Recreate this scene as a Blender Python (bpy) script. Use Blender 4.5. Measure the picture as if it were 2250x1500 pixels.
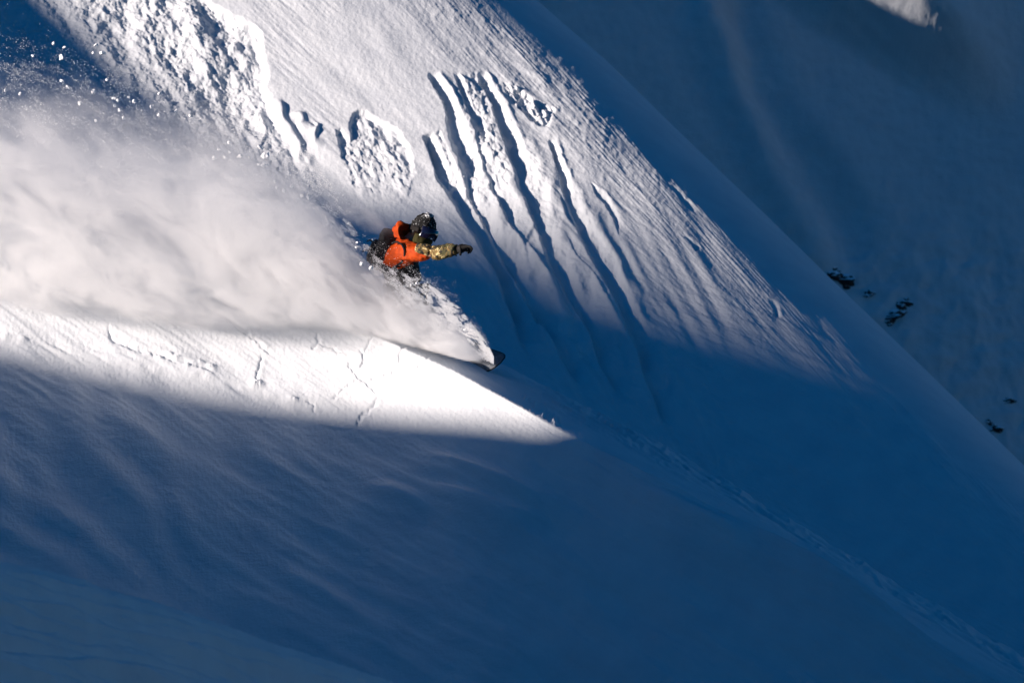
import bpy, bmesh, math, random
import numpy as np
from mathutils import Vector, Matrix, Quaternion

for _o in list(bpy.data.objects):
    bpy.data.objects.remove(_o)
sc = bpy.context.scene
COL = sc.collection

# ------------------------------------------------------------------ camera
K = 25000.0                                   # photo pixels per unit of tan(angle): 400 mm lens, 36 mm film
cam_d = bpy.data.cameras.new('camera')
cam_d.sensor_width = 36.0
cam_d.lens = 400.0
cam_d.clip_start = 1.0
cam_d.clip_end = 3000.0
cam_d.dof.use_dof = True
cam_d.dof.focus_distance = 100.3
cam_d.dof.aperture_fstop = 9.0
cam = bpy.data.objects.new('camera', cam_d)
COL.objects.link(cam)
cam.rotation_euler = (math.radians(90), 0, 0)
sc.camera = cam

# ------------------------------------------------------------------ sky, sun, exposure
L = Vector((-0.93, -0.33, 0.20)).normalized()  # towards the sun
world = bpy.data.worlds.new('World')
sc.world = world
world.use_nodes = True
wn = world.node_tree.nodes
wl = world.node_tree.links
bg = wn['Background']
sky = wn.new('ShaderNodeTexSky')
sky.sky_type = 'NISHITA'
sky.sun_disc = False
sky.sun_elevation = math.asin(L.z)
sky.sun_rotation = math.atan2(L.x, L.y)
sky.altitude = 3000
sky.air_density = 1.3
sky.dust_density = 0.1
sky.ozone_density = 8.0
hs = wn.new('ShaderNodeHueSaturation')
hs.inputs['Hue'].default_value = 0.493
hs.inputs['Saturation'].default_value = 1.13
wl.new(sky.outputs[0], hs.inputs['Color'])
wl.new(hs.outputs[0], bg.inputs['Color'])
bg.inputs['Strength'].default_value = 0.047

sun_d = bpy.data.lights.new('sun', 'SUN')
sun_d.energy = 5.0
sun_d.angle = math.radians(0.55)
sun_d.color = (1.0, 0.86, 0.76)
sun = bpy.data.objects.new('sun', sun_d)
COL.objects.link(sun)
sun.rotation_euler = (-L).to_track_quat('-Z', 'Y').to_euler()

vs = sc.view_settings
vs.view_transform = 'Standard'
vs.look = 'None'
vs.exposure = 0.72
vs.gamma = 1.0
vs.use_curve_mapping = False
sc.render.engine = 'CYCLES'
sc.cycles.use_denoising = True
sc.cycles.max_bounces = 18
sc.cycles.diffuse_bounces = 3
sc.cycles.volume_bounces = 16
sc.cycles.volume_step_rate = 2.5
sc.cycles.transparent_max_bounces = 96

# ------------------------------------------------------------------ helpers
rng = np.random.default_rng(7)
random.seed(7)

def smooth(a, b, x):
    t = np.clip((x - a) / (b - a), 0, 1)
    return t * t * (3 - 2 * t)

_perm = rng.permutation(4096).astype(np.int64)
_ang = rng.random(4096) * 2 * np.pi
_gx, _gy = np.cos(_ang), np.sin(_ang)

def gnoise(x, y):
    xi = np.floor(x).astype(np.int64); yi = np.floor(y).astype(np.int64)
    xf = x - xi; yf = y - yi
    def g(ix, iy, dx, dy):
        h = _perm[(_perm[ix & 4095] + iy) & 4095]
        return _gx[h] * dx + _gy[h] * dy
    u = xf * xf * xf * (xf * (xf * 6 - 15) + 10)
    v = yf * yf * yf * (yf * (yf * 6 - 15) + 10)
    n00 = g(xi, yi, xf, yf); n10 = g(xi + 1, yi, xf - 1, yf)
    n01 = g(xi, yi + 1, xf, yf - 1); n11 = g(xi + 1, yi + 1, xf - 1, yf - 1)
    return 1.5 * ((n00 * (1 - u) + n10 * u) * (1 - v) + (n01 * (1 - u) + n11 * u) * v)

def fbm(x, y, octv=4, gain=0.5, lac=2.03):
    s = 0; a = 1.0
    for i in range(octv):
        s = s + a * gnoise(x + 17.3 * i, y - 9.1 * i); a *= gain; x = x * lac; y = y * lac
    return s

def aniso(px, py, ang, lx, ly, octv=3, seed=0.0, gain=0.5):
    """noise on photo-pixel-sized units, stretched along the direction ang (deg, clockwise from right)"""
    c, s = math.cos(math.radians(ang)), math.sin(math.radians(ang))
    return fbm((px * c + py * s) / lx + seed, (-px * s + py * c) / ly - seed * 1.7, octv, gain)

def facets(x, y, seed=0):
    """angular blocks: every cell is a tilted plate of its own height"""
    xi = np.floor(x).astype(np.int64); yi = np.floor(y).astype(np.int64)
    best = np.full(len(x), 1e9); out = np.zeros(len(x))
    for dx in (-1, 0, 1):
        for dy in (-1, 0, 1):
            h = _perm[(_perm[(xi + dx + seed) & 4095] + yi + dy) & 4095]
            h2 = _perm[(h + 77) & 4095]; h3 = _perm[(h2 + 191) & 4095]
            qx = x - (xi + dx + h / 4096.0); qy = y - (yi + dy + h2 / 4096.0)
            d = qx * qx + qy * qy
            v = (h3 / 4096.0 - 0.5) * 1.2 + 1.3 * (_gx[h3] * qx + _gy[h3] * qy) * (h2 / 4096.0)
            m = d < best
            best[m] = d[m]; out[m] = v[m]
    return out

def pl(pts, x):
    p = np.array(pts, float)
    return np.interp(x, p[:, 0], p[:, 1])

def polyline(px, py, pts, maxd):
    """signed distance to the left(-)/right(+) of a polyline, its arc position 0..1, and index of verts near it"""
    p = np.array(pts, float)
    lo = p.min(0) - maxd; hi = p.max(0) + maxd
    idx = np.nonzero((px > lo[0]) & (px < hi[0]) & (py > lo[1]) & (py < hi[1]))[0]
    x = px[idx]; y = py[idx]
    best = np.full(len(idx), 1e9); sg = np.zeros(len(idx)); at = np.zeros(len(idx))
    seg = np.linalg.norm(p[1:] - p[:-1], axis=1); tot = seg.sum(); acc = 0
    for i in range(len(p) - 1):
        d = (p[i + 1] - p[i]) / max(seg[i], 1e-6)
        rx = x - p[i, 0]; ry = y - p[i, 1]
        t = np.clip(rx * d[0] + ry * d[1], 0, seg[i])
        qx = rx - t * d[0]; qy = ry - t * d[1]
        dist = np.hypot(qx, qy)
        m = dist < best
        best[m] = dist[m]
        cr = d[1] * rx - d[0] * ry            # >0 : to the right of a downward line on the photo
        sg[m] = np.sign(cr[m]) * dist[m]
        at[m] = (acc + t[m]) / tot
        acc += seg[i]
    return idx, sg, at, best

def inside(px, py, poly):
    p = np.array(poly, float)
    res = np.zeros(len(px), bool)
    j = len(p) - 1
    for i in range(len(p)):
        xi, yi = p[i]; xj, yj = p[j]
        c = ((yi > py) != (yj > py)) & (px < (xj - xi) * (py - yi) / (yj - yi + 1e-9) + xi)
        res ^= c
        j = i
    return res

def polymask(px, py, poly, soft):
    """1 inside a closed outline, fading to 0 over soft pixels inside the edge"""
    ins = inside(px, py, poly)
    m = np.zeros(len(px))
    idx, sg, at, best = polyline(px, py, list(poly) + [poly[0]], soft * 2 + 5)
    d = np.full(len(px), 1e9); d[idx] = best
    m[ins] = smooth(0, soft, d[ins])
    return m

def grid_mesh(name, P, mat, kind='structure', label=None, cat=None):
    """P: rows x cols x 3 array of points"""
    R, C = P.shape[:2]
    me = bpy.data.meshes.new(name)
    me.vertices.add(R * C)
    me.vertices.foreach_set('co', P.reshape(-1).astype(np.float32))
    i = np.arange((R - 1) * (C - 1)); r = i // (C - 1); c = i % (C - 1)
    a = r * C + c
    q = np.stack([a, a + 1, a + C + 1, a + C], 1).astype(np.int32)
    me.loops.add(q.size)
    me.loops.foreach_set('vertex_index', q.reshape(-1))
    me.polygons.add(len(q))
    me.polygons.foreach_set('loop_start', np.arange(0, q.size, 4, dtype=np.int32))
    me.update(calc_edges=True)
    me.polygons.foreach_set('use_smooth', np.ones(len(q), bool))
    me.materials.append(mat)
    o = bpy.data.objects.new(name, me)
    COL.objects.link(o)
    if kind: o['kind'] = kind
    if label: o['label'] = label
    if cat: o['category'] = cat
    return o

def pix(X, Y, Z):
    return 1125 + K * X / Y, 750 - K * Z / Y

def wpt(px, py, Y):
    return np.array([(px - 1125) / K * Y, Y, (750 - py) / K * Y])

# ------------------------------------------------------------------ materials
def new_mat(name):
    m = bpy.data.materials.new(name); m.use_nodes = True
    return m, m.node_tree.nodes, m.node_tree.links, m.node_tree.nodes['Principled BSDF']

def snow_material(name, rot, scale_xy, bump1, bump2, col=(0.67, 0.70, 0.735)):
    m, n, l, b = new_mat(name)
    b.inputs['Roughness'].default_value = 0.75
    b.inputs['Specular IOR Level'].default_value = 0.15
    tc = n.new('ShaderNodeTexCoord')
    # grain tint
    nz = n.new('ShaderNodeTexNoise'); nz.inputs['Scale'].default_value = 3.0; nz.inputs['Detail'].default_value = 6
    l.new(tc.outputs['Object'], nz.inputs['Vector'])
    cr = n.new('ShaderNodeValToRGB')
    cr.color_ramp.elements[0].position = 0.3; cr.color_ramp.elements[1].position = 0.7
    cr.color_ramp.elements[0].color = (col[0] * 0.90, col[1] * 0.91, col[2] * 0.93, 1)
    cr.color_ramp.elements[1].color = (*col, 1)
    l.new(nz.outputs[0], cr.inputs[0]); l.new(cr.outputs[0], b.inputs['Base Color'])
    # wind crust: noise stretched along the wind
    mp = n.new('ShaderNodeMapping'); mp.inputs['Rotation'].default_value = (0, rot, 0)
    mp.inputs['Scale'].default_value = (scale_xy[0], scale_xy[1] * 0.5, scale_xy[1])
    l.new(tc.outputs['Object'], mp.inputs['Vector'])
    n1 = n.new('ShaderNodeTexNoise'); n1.inputs['Scale'].default_value = 1.0; n1.inputs['Detail'].default_value = 5
    l.new(mp.outputs[0], n1.inputs['Vector'])
    n2 = n.new('ShaderNodeTexNoise'); n2.inputs['Scale'].default_value = 45.0; n2.inputs['Detail'].default_value = 4
    l.new(tc.outputs['Object'], n2.inputs['Vector'])
    bA = n.new('ShaderNodeBump'); bA.inputs['Strength'].default_value = 1.0; bA.inputs['Distance'].default_value = bump1
    bB = n.new('ShaderNodeBump'); bB.inputs['Strength'].default_value = 1.0; bB.inputs['Distance'].default_value = bump2
    l.new(n1.outputs[0], bA.inputs['Height']); l.new(n2.outputs[0], bB.inputs['Height'])
    l.new(bA.outputs[0], bB.inputs['Normal']); l.new(bB.outputs[0], b.inputs['Normal'])
    return m

MAT_near = snow_material('near_snow', math.radians(33), (2.2, 16.0), 0.006, 0.0035)
MAT_face = snow_material('face_snow', math.radians(43), (2.0, 15.0), 0.0035, 0.004)
MAT_back = snow_material('back_snow', math.radians(50), (0.8, 3.0), 0.02, 0.01)
MAT_fore = snow_material('fore_snow', math.radians(15), (1.5, 12.0), 0.010, 0.003)
MAT_rim = snow_material('rim_snow', 0.0, (0.3, 0.3), 0.05, 0.02)

# ------------------------------------------------------------------ near slope
CREST = [(-1400, 60), (-600, 265), (-300, 350), (0, 440), (200, 502), (450, 582), (650, 655), (830, 739), (1000, 815),
         (1120, 880), (1240, 947), (1370, 1012), (1500, 1078), (1650, 1160), (1800, 1250), (2000, 1372), (2250, 1530), (2600, 1750), (3200, 2100)]
SIL = [(-1400, 22), (-600, 222), (0, 390), (450, 535), (650, 612), (830, 694), (1000, 766), (1100, 811),
       (1180, 849), (1290, 905), (1400, 957), (1500, 1012), (1600, 1070), (1700, 1127), (1800, 1186), (2000, 1302), (2250, 1447), (2600, 1650), (3200, 1995)]

_CX = np.linspace(-12, 12, 961)                    # crest depth: its heading bends smoothly along the ridge
_sl = -0.87 + 0.58 * smooth(-0.3, -3.2, _CX) + 0.45 * smooth(-5.0, -8.0, _CX) + 0.55 * smooth(5.0, 8.0, _CX)
_CY = np.cumsum(_sl) * (_CX[1] - _CX[0]); _CY += 100.0 - np.interp(0.0, _CX, _CY)
def crest_y(X):
    return np.interp(X, _CX, _CY)

def near_base(X, tau):
    """points of the near face at column X, tau metres of height under the crest"""
    Y0 = crest_y(X)
    pc = 1125 + K * X / Y0
    zc = (750 - pl(CREST, pc)) / K * Y0
    z = zc - tau
    # concave: steep under the crest, flatter further down
    t1 = np.minimum(tau, 1.7)
    y = Y0 - (0.62 * t1 + 0.03 * t1 * t1 + 0.722 * (tau - t1))
    return X, y, z

def build_near():
    xs = np.concatenate([np.linspace(-9, -5.0, 24)[:-1], np.linspace(-5.0, 1.0, 800)[:-1], np.linspace(1.0, 5.0, 330)[:-1], np.linspace(5.0, 8.5, 20)])
    nf = 370
    u = np.linspace(0, 1, nf)
    taus = 7.5 * (0.30 * u + 0.70 * u ** 2.2)
    Xg, Tg = np.meshgrid(xs, taus)
    x, y, z = near_base(Xg, Tg)
    # strip on the far side of the crest, seen at a flat angle
    ns = 56
    Y0 = crest_y(xs); pc = 1125 + K * xs / Y0
    zc = (750 - pl(CREST, pc)) / K * Y0
    rows = []
    for k in range(ns, 0, -1):
        f = k / ns
        if f < 0.72:
            g = f / 0.72
            zs_px = pl(CREST, pc) - (pl(CREST, pc) - pl(SIL, pc)) * (g * 1.25 - 0.25 * g ** 3) * 1.02
            yy = Y0 + 1.5 * g + 0.35 * g * g
            rows.append(np.stack([xs + 0.10 * g, yy, (750 - zs_px) / K * yy], 1))
        else:
            g = (f - 0.72) / 0.28
            yy0 = Y0 + 1.85
            zt = (750 - (pl(CREST, pc) - (pl(CREST, pc) - pl(SIL, pc)) * 1.02)) / K * yy0
            yy = yy0 + 0.5 * g + 8.0 * g * g
            rows.append(np.stack([xs + 0.10 + 0.3 * g, yy, zt - 0.10 * g - 7.0 * g * g], 1))
    S = np.array(rows)
    F = np.stack([x, y, z], 2)
    P = np.concatenate([S, F], 0)
    R, C = P.shape[:2]
    f = P.reshape(-1, 3).copy()
    px, py = pix(f[:, 0], f[:, 1], f[:, 2])
    isface = np.zeros((R, C)); isface[ns:] = 1; isface = isface.reshape(-1)
    below = np.zeros((R, C)); below[ns:] = Tg; below = below.reshape(-1)   # metres under the crest
    h = np.zeros(len(px))
    # --- broad drifts
    h += isface * 0.085 * aniso(px, py, 40, 800, 260, 3, 3.1) * smooth(0.05, 1.2, below)
    # soft ripples on the lower left, steep lines
    rip = np.sin((px * 0.80 - py * 0.52 + 60 * gnoise(px / 260, py / 260)) / 15.0) * (0.6 + 0.5 * gnoise(px / 170 + 5, py / 240))
    h += isface * 0.0150 * rip * smooth(700, 300, px + 0.15 * py - 100) * smooth(760, 900, py)
    # wind lines in the lit band
    band = smooth(560, 760, py - 0.12 * px) * smooth(1050, 850, py) * smooth(1100, 500, px)
    ln = aniso(px, py, 35, 260, 20, 3, 8.2)
    h += isface * 0.007 * band * (np.abs(ln) - 0.2)
    h += isface * 0.010 * smooth(500, 60, px) * smooth(560, 720, py) * smooth(1000, 780, py) * aniso(px, py, 28, 130, 14, 3, 2.2)
    h += isface * 0.0026 * aniso(px, py, 33, 70, 9, 3, 1.2)
    h += isface * 0.0020 * fbm(px / 8, py / 8, 3) + isface * 0.026 * aniso(px, py, 28, 300, 60, 3, 6.6) * smooth(850, 1050, py) * smooth(300, 800, px)
    # drift tongues in the shade, right of the middle
    for pts, w, d in (([(860, 990), (980, 1020), (1080, 1065), (1170, 1100), (1290, 1130)], 70, 0.11),
                      ([(900, 1060), (1010, 1100), (1110, 1140), (1230, 1160)], 55, 0.085),
                      ([(760, 1060), (860, 1085), (960, 1130)], 60, 0.07),
                      ([(1330, 1060), (1480, 1120), (1600, 1190), (1700, 1280)], 90, 0.10),
                      ([(1500, 1110), (1700, 1200), (1900, 1330), (2100, 1470)], 110, 0.16),
                      ([(1130, 1280), (1170, 1275), (1210, 1285)], 26, 0.010)):
        i, sg, at, b = polyline(px, py, pts, w * 1.6)
        fade = np.sin(np.pi * np.clip(at, 0, 1)) ** 1.6
        q = sg / w
        h[i] += isface[i] * d * fade * np.where(q > 0, np.exp(-(q * 3.5) ** 2), np.exp(-(q * 1.4) ** 2))
    # cracks in the wind slab
    CR = [([(240, 700), (239, 722), (245, 742), (262, 752), (300, 768), (345, 780), (384, 797), (425, 806), (455, 815), (482, 812)], 7.0, 0.026),
          ([(362, 645), (340, 652), (318, 660), (277, 675)], 4.5, 0.016),
          ([(446, 668), (480, 690), (512, 712), (530, 728), (560, 746), (583, 768), (604, 776)], 6.0, 0.024),
          ([(578, 776), (572, 800), (566, 822), (564, 842)], 5.5, 0.022),
          ([(694, 735), (701, 750), (694, 758), (684, 765)], 5.5, 0.02), ([(701, 752), (725, 763), (750, 775)], 4.0, 0.018),
          ([(664, 664), (700, 680), (730, 697), (760, 716), (795, 732)], 4.0, 0.016),
          ([(822, 738), (812, 748), (806, 762), (800, 776)], 4.5, 0.018),
          ([(893, 752), (884, 766), (876, 780), (877, 797)], 5.0, 0.02),
          ([(948, 782), (930, 795), (917, 806)], 4.0, 0.016),
          ([(905, 801), (885, 809), (862, 818), (835, 826), (810, 834)], 4.5, 0.018),
          ([(838, 790), (828, 795), (818, 800)], 5.0, 0.012),
          ([(764, 788), (768, 803), (776, 812), (790, 806), (800, 798), (798, 776), (788, 766)], 4.5, 0.018),
          ([(778, 812), (790, 828), (806, 838), (816, 850), (830, 864)], 4.5, 0.018),
          ([(790, 830), (770, 842), (756, 850), (745, 862), (728, 878)], 4.0, 0.016),
          ([(834, 864), (822, 884), (806, 900), (792, 912), (784, 934)], 6.0, 0.026),
          ([(668, 880), (690, 888), (689, 905)], 6.0, 0.018),
          ([(690, 905), (700, 930), (745, 944), (790, 936)], 5.0, 0.008),
          ([(480, 905), (520, 925), (600, 925), (690, 944)], 7.0, 0.006),
          ([(170, 742), (215, 766), (260, 775), (300, 790)], 6.0, 0.012)]
    for pts, w, d in CR:
        w *= 0.62; d *= 0.75
        jit = np.array(pts, float)
        i, sg, at, b = polyline(px + 4 * gnoise(px / 11, py / 11), py + 4 * gnoise(px / 11 + 40, py / 11), jit, w * 6)
        fade = smooth(0, 0.12, at) * smooth(1, 0.9, at)
        q = sg / w
        h[i] -= isface[i] * d * fade * np.exp(-(q * 1.3) ** 2)
        h[i] += isface[i] * d * 0.22 * fade * np.exp(-((q - 2.2) / 2.0) ** 2)      # a raised lip on one side
    # slab lips: steps down the slope
    for pts, w, d in (([(185, 752), (262, 785), (340, 806), (420, 822), (490, 832), (560, 850), (620, 872), (690, 905)], 34, 0.022),
                      ([(440, 662), (480, 690), (530, 724), (600, 778)], 20, 0.012)):
        i, sg, at, b = polyline(px + 7 * gnoise(px / 30, py / 30), py + 7 * gnoise(px / 30 + 40, py / 30), pts, w * 2.2)
        fade = smooth(0, 0.15, at) * smooth(1, 0.85, at)
        q = sg / w
        h[i] += isface[i] * d * fade * np.where(q < 0, np.exp(-(q * 3.2) ** 2), np.exp(-(q * 1.1) ** 2))
    # crumbs and lumps
    for cx, cy, r, d in ((565, 846, 14, 0.030), (556, 850, 8, 0.02), (640, 878, 10, 0.02), (650, 880, 7, 0.018), (372, 782, 8, 0.018), (388, 792, 9, 0.02),
                         (330, 776, 6, 0.012), (412, 806, 8, 0.018), (466, 808, 12, 0.018), (300, 765, 6, 0.014), (350, 788, 6, 0.014), (440, 798, 7, 0.014), (10, 740, 14, 0.02), (50, 744, 10, 0.014)):
        q = np.hypot(px - cx, (py - cy) * 1.5) / r
        m = q < 2.5
        h[m] += isface[m] * d * np.exp(-(q[m] * 1.2) ** 2) * (1 + 0.5 * gnoise(px[m] / 5, py[m] / 5))
    # strip: old tracks and crumbly texture along the far edge
    st = (1 - isface)
    edge = smooth(0.25, 0.95, (pl(CREST, px) - py) / np.maximum(pl(CREST, px) - pl(SIL, px), 1))
    h += st * (0.003 + 0.024 * edge * smooth(1080, 1300, px)) * aniso(px, py, 31, 130, 7, 4, 4.4, 0.65)
    h += st * 0.010 * edge * smooth(1130, 1250, px) * (0.4 + 1.2 * np.maximum(0, facets(px / 17, py / 6, 8))) * np.maximum(0, fbm(px / 16, py / 6, 4)) 
    q = polyline(px, py, [(1155, 872), (1185, 898), (1225, 925)], 40)
    h[q[0]] += st[q[0]] * 0.014 * np.exp(-(q[1] / 12) ** 2) * np.maximum(0, fbm(px[q[0]] / 9, py[q[0]] / 9, 3) + 0.2)
    nrm = np.array([0.05, -0.42, 0.90]); nrm /= np.linalg.norm(nrm)
    f += h[:, None] * nrm
    P = f.reshape(R, C, 3)
    # soften the crest a little
    for k in range(3):
        P[ns - 2:ns + 3] = 0.25 * P[ns - 3:ns + 2] + 0.5 * P[ns - 2:ns + 3] + 0.25 * P[ns - 1:ns + 4]
    return grid_mesh('near_slope', P, MAT_near)

near = build_near()

# ------------------------------------------------------------------ middle face with the runnels
RIDGE = [(-900, -1850), (300, -740), (1100, -60), (1290, 105), (1480, 290), (1640, 443), (1800, 600), (2000, 792), (2250, 1035), (2600, 1390), (3000, 1800)]

def face_y(px, py):
    """depth of the undisturbed face on the sight line of a photo pixel"""
    w = (py - pl(RIDGE, px)) * 0.715 / 192.0            # metres below the ridge, square to it
    along = ((px - 1125) * 0.715 + (py - 750) * 0.70) / 192.0
    kk = -0.42 * w - 0.62 * np.log(np.maximum(w, 0.0) + 0.035)
    return 129.0 - 0.80 * along + kk

def build_face():
    pxs = np.concatenate([np.linspace(-420, -40, 16)[:-1], np.linspace(-40, 1700, 880)[:-1], np.linspace(1700, 2300, 150)[:-1], np.linspace(2300, 2800, 14)])
    nr = 560
    top = pl(RIDGE, pxs)
    bot = pl(SIL, pxs) + 160
    rows = []
    # fold over the back of the ridge
    nb = 10
    u = np.linspace(0, 1, nr)
    PY = np.zeros((nr, len(pxs)))
    for c in range(len(pxs)):
        t = top[c]; b = max(bot[c], t + 260)
        k = 40                                       # where the ridge is above the picture: few rows up there
        bp = max(-40, t + 40)
        PY[:k, c] = np.linspace(t, bp, k, endpoint=False)
        PY[k:, c] = np.linspace(bp, b, nr - k)
    PX = np.repeat(pxs[None, :], nr, 0)
    Yb = face_y(PX, PY)
    X = (PX - 1125) / K * Yb; Z = (750 - PY) / K * Yb
    px = PX.reshape(-1); py = PY.reshape(-1)
    h = np.zeros(len(px))
    w = (py - pl(RIDGE, px)) * 0.715
    calm = smooth(20, 140, w)                       # towards the ridge the relief dies out
    h += 0.030 * aniso(px, py, 45, 600, 180, 3, 2.7) * calm
    h += 0.0030 * aniso(px, py, 42, 80, 9, 3, 6.1) * smooth(20, 90, w) * (0.15 + 1.2 * smooth(-0.2, 0.5, aniso(px, py, 48, 260, 110, 2, 2.9)))
    h += 0.0022 * fbm(px / 10 + 3, py / 9, 3, 0.6) * calm + 0.006 * aniso(px, py, 50, 120, 40, 2, 1.3) * calm
    # streaks at the turn of the light
    trm = smooth(50, 85, w) * smooth(260, 130, w)
    h += 0.006 * trm * np.abs(aniso(px, py, 48, 150, 7, 3, 9.3)) + 0.02 * trm * aniso(px, py, 52, 400, 60, 2, 4.1)
    h += 0.006 * trm * smooth(620, 300, py) * np.maximum(0, fbm(px / 22, py / 18, 4))
    # patch of small broken scales near the upper turn
    h += 0.009 * smooth(1080, 1180, px) * smooth(1420, 1300, px) * smooth(60, 130, py) * smooth(420, 330, py) * np.maximum(0, aniso(px, py, 15, 46, 18, 3, 5.5))
    # ---- runnels: (points, width in px, depth m, fade-in share, fade-out share)
    RUN = [([(944, 160), (958, 200), (972, 240), (992, 300), (1010, 350), (1032, 420), (1066, 490), (1108, 560), (1150, 640), (1195, 720), (1240, 800), (1280, 880)], 46, 0.12, .03, .15),
           ([(931, 296), (945, 335), (960, 385), (985, 430), (1012, 470), (1050, 530), (1090, 600), (1120, 680), (1150, 780)], 52, 0.130, .02, .2),
           ([(998, 160), (1012, 200), (1030, 262), (1046, 320), (1066, 368), (1084, 420), (1120, 480), (1152, 540), (1170, 600)], 30, 0.060, .04, .2),
           ([(1044, 158), (1056, 180), (1072, 205), (1080, 235), (1096, 272), (1106, 318), (1122, 362), (1146, 420), (1172, 492), (1205, 575), (1250, 650), (1295, 730), (1330, 810), (1370, 900)], 42, 0.110, .03, .12),
           ([(1206, 305), (1214, 340), (1222, 368), (1236, 410), (1250, 462), (1270, 515), (1300, 572), (1332, 630), (1366, 700), (1398, 780), (1430, 870), (1462, 950)], 34, 0.085, .03, .12),
           ([(1294, 404), (1310, 425), (1332, 448), (1346, 480), (1368, 530)], 13, 0.035, .05, .6),
           ([(1150, 420), (1160, 455), (1176, 490), (1150, 520), (1182, 560), (1230, 640), (1290, 760)], 22, 0.035, .1, .5),
           ([(1240, 500), (1262, 548), (1300, 600), (1350, 690), (1390, 760)], 18, 0.022, .2, .5),
           ([(1230, 430), (1240, 470), (1262, 505)], 14, 0.030, .2, .4),
           ([(1070, 560), (1110, 650), (1150, 760), (1180, 860)], 40, 0.030, .3, .5),
           ([(1455, 400), (1490, 440), (1530, 480)], 10, 0.018, .3, .4), ([(1500, 520), (1525, 545), (1532, 556)], 10, 0.025, .3, .1),
           ([(1690, 655), (1700, 680), (1702, 700)], 10, 0.02, .3, .2),
           ([(1560, 960), (1572, 1000), (1580, 1050)], 14, 0.015, .3, .4)]
    for pts, wd, dp, fi, fo in RUN:
        dp *= 0.88
        jx = px + 8 * gnoise(px / 70 + 1.5, py / 70) + 3.0 * gnoise(px / 20, py / 20) * smooth(560, 380, py) + 1.2 * gnoise(px / 7, py / 7)
        i, sg, at, b = polyline(jx, py, pts, wd * 2.4)
        fade = smooth(0, fi, at) * smooth(1, 1 - fo, at) * (0.85 + 0.30 * gnoise(px[i] / 60 + 11, py[i] / 60))
        ww = wd * (0.42 + 0.62 * smooth(0, 0.3, at) + 0.35 * at) * (1 + 0.22 * gnoise(px[i] / 40 + 3, py[i] / 55))
        q = sg / ww
        prof = np.where(q < 0, smooth(-0.10, 0.16, q), 0)
        prof = smooth(-0.06, 0.20, q) * (1 - smooth(0.30, 1.15 + 0.3 * gnoise(px[i] / 30, py[i] / 90 + 4), q))
        # outer berm left of the cut, small
        h[i] -= dp * fade * prof * (1 + 0.7 * smooth(0.3, 0.8, at))
        h[i] += 0.22 * dp * fade * np.exp(-((q - 1.25) / 0.28) ** 2)
        rough = smooth(0.1, 0.5, q) * (1 - smooth(0.9, 1.5, q)) * fade
        h[i] += rough * dp * (0.07 * fbm(px[i] / 10, py[i] / 10, 3) + 0.12 * smooth(.5, .2, at) * facets(px[i] / 15, py[i] / 13, 2))
    # rough ground between the runnels
    for poly, soft, amp, sink in (
            ([(1000, 158), (1050, 152), (1075, 190), (1085, 240), (1110, 330), (1130, 380), (1120, 440), (1080, 400), (1050, 320)], 18, 0.030, 0.010),
            ([(935, 296), (968, 285), (985, 320), (1010, 380), (1025, 450), (990, 420), (960, 380)], 8, 0.022, 0.030),
            ([(1098, 172), (1130, 178), (1160, 205), (1190, 220), (1222, 240), (1220, 255), (1206, 284), (1185, 280), (1160, 262), (1140, 240), (1120, 225)], 10, 0.060, 0.035),
            ([(1210, 305), (1232, 315), (1240, 350), (1250, 400), (1232, 400), (1220, 360)], 8, 0.020, 0.0)):
        m = polymask(px, py, poly, soft)
        k = m > 0
        h[k] += m[k] * (amp * (0.5 * aniso(px[k], py[k], 68, 50, 20, 4, 7.7, 0.6) + 0.55 * facets(px[k] / 19, py[k] / 15, 3) + 0.25 * facets(px[k] / 8, py[k] / 7, 5)) - sink)
    # slab pocket left of the runnels
    poly = [(735, 285), (748, 280), (768, 300), (766, 268), (775, 246), (796, 237), (822, 252), (850, 266), (878, 282), (890, 305), (906, 332), (915, 380), (900, 440), (860, 470), (800, 450), (760, 400)]
    k = inside(px, py, poly)
    crown = smooth(500, 300, py)
    m = polymask(px + 3 * gnoise(px / 9, py / 9), py + 3 * gnoise(px / 9 + 7, py / 9), poly, 9)
    h -= 0.058 * m * smooth(430, 290, py)
    k = m > 0
    h[k] += m[k] * smooth(470, 380, py[k]) * (0.022 * aniso(px[k], py[k], 66, 80, 30, 4, 1.7, 0.5) + 0.012 * facets(px[k] / 22, py[k] / 17, 4) + 0.006 * facets(px[k] / 10, py[k] / 8, 6) + 0.012)
    # big broken zone at the upper left with its crown wall
    poly = [(-60, -160), (80, -120), (440, -30), (470, 5), (520, 32), (560, 52), (578, 74), (582, 110), (592, 150), (590, 190), (604, 232), (640, 300), (690, 372), (720, 440), (640, 480), (480, 420), (300, 330), (100, 250), (-60, 160)]
    wx = px + 6 * gnoise(px / 20, py / 20); wy = py + 6 * gnoise(px / 20 + 7, py / 20)
    m = polymask(wx, wy, poly, 14)
    dc = np.full(len(px), 1e4); ci, _s, _a, cb = polyline(wx, wy, poly[2:14], 400); dc[ci] = cb
    h -= 0.095 * m * np.exp(-(dc / 130.0) ** 2) * smooth(420, 240, py)
    m2 = polymask(wx, wy, poly, 70); m = np.where(dc < 90, np.maximum(m2, m * smooth(90, 40, dc)), m2)
    k = m > 0
    rough = 0.048 * aniso(px[k], py[k], 60, 200, 75, 4, 3.3, 0.5) + 0.016 * fbm(px[k] / 30, py[k] / 24, 5, 0.66) + 0.024 * smooth(0.0, 0.5, aniso(px[k], py[k], 55, 150, 60, 2, 9.9)) * facets(px[k] / 34, py[k] / 27) + 0.006 * facets(px[k] / 14, py[k] / 12, 9)
    h[k] += smooth(0, 1, m[k]) * smooth(480, 300, py[k]) * rough
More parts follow.
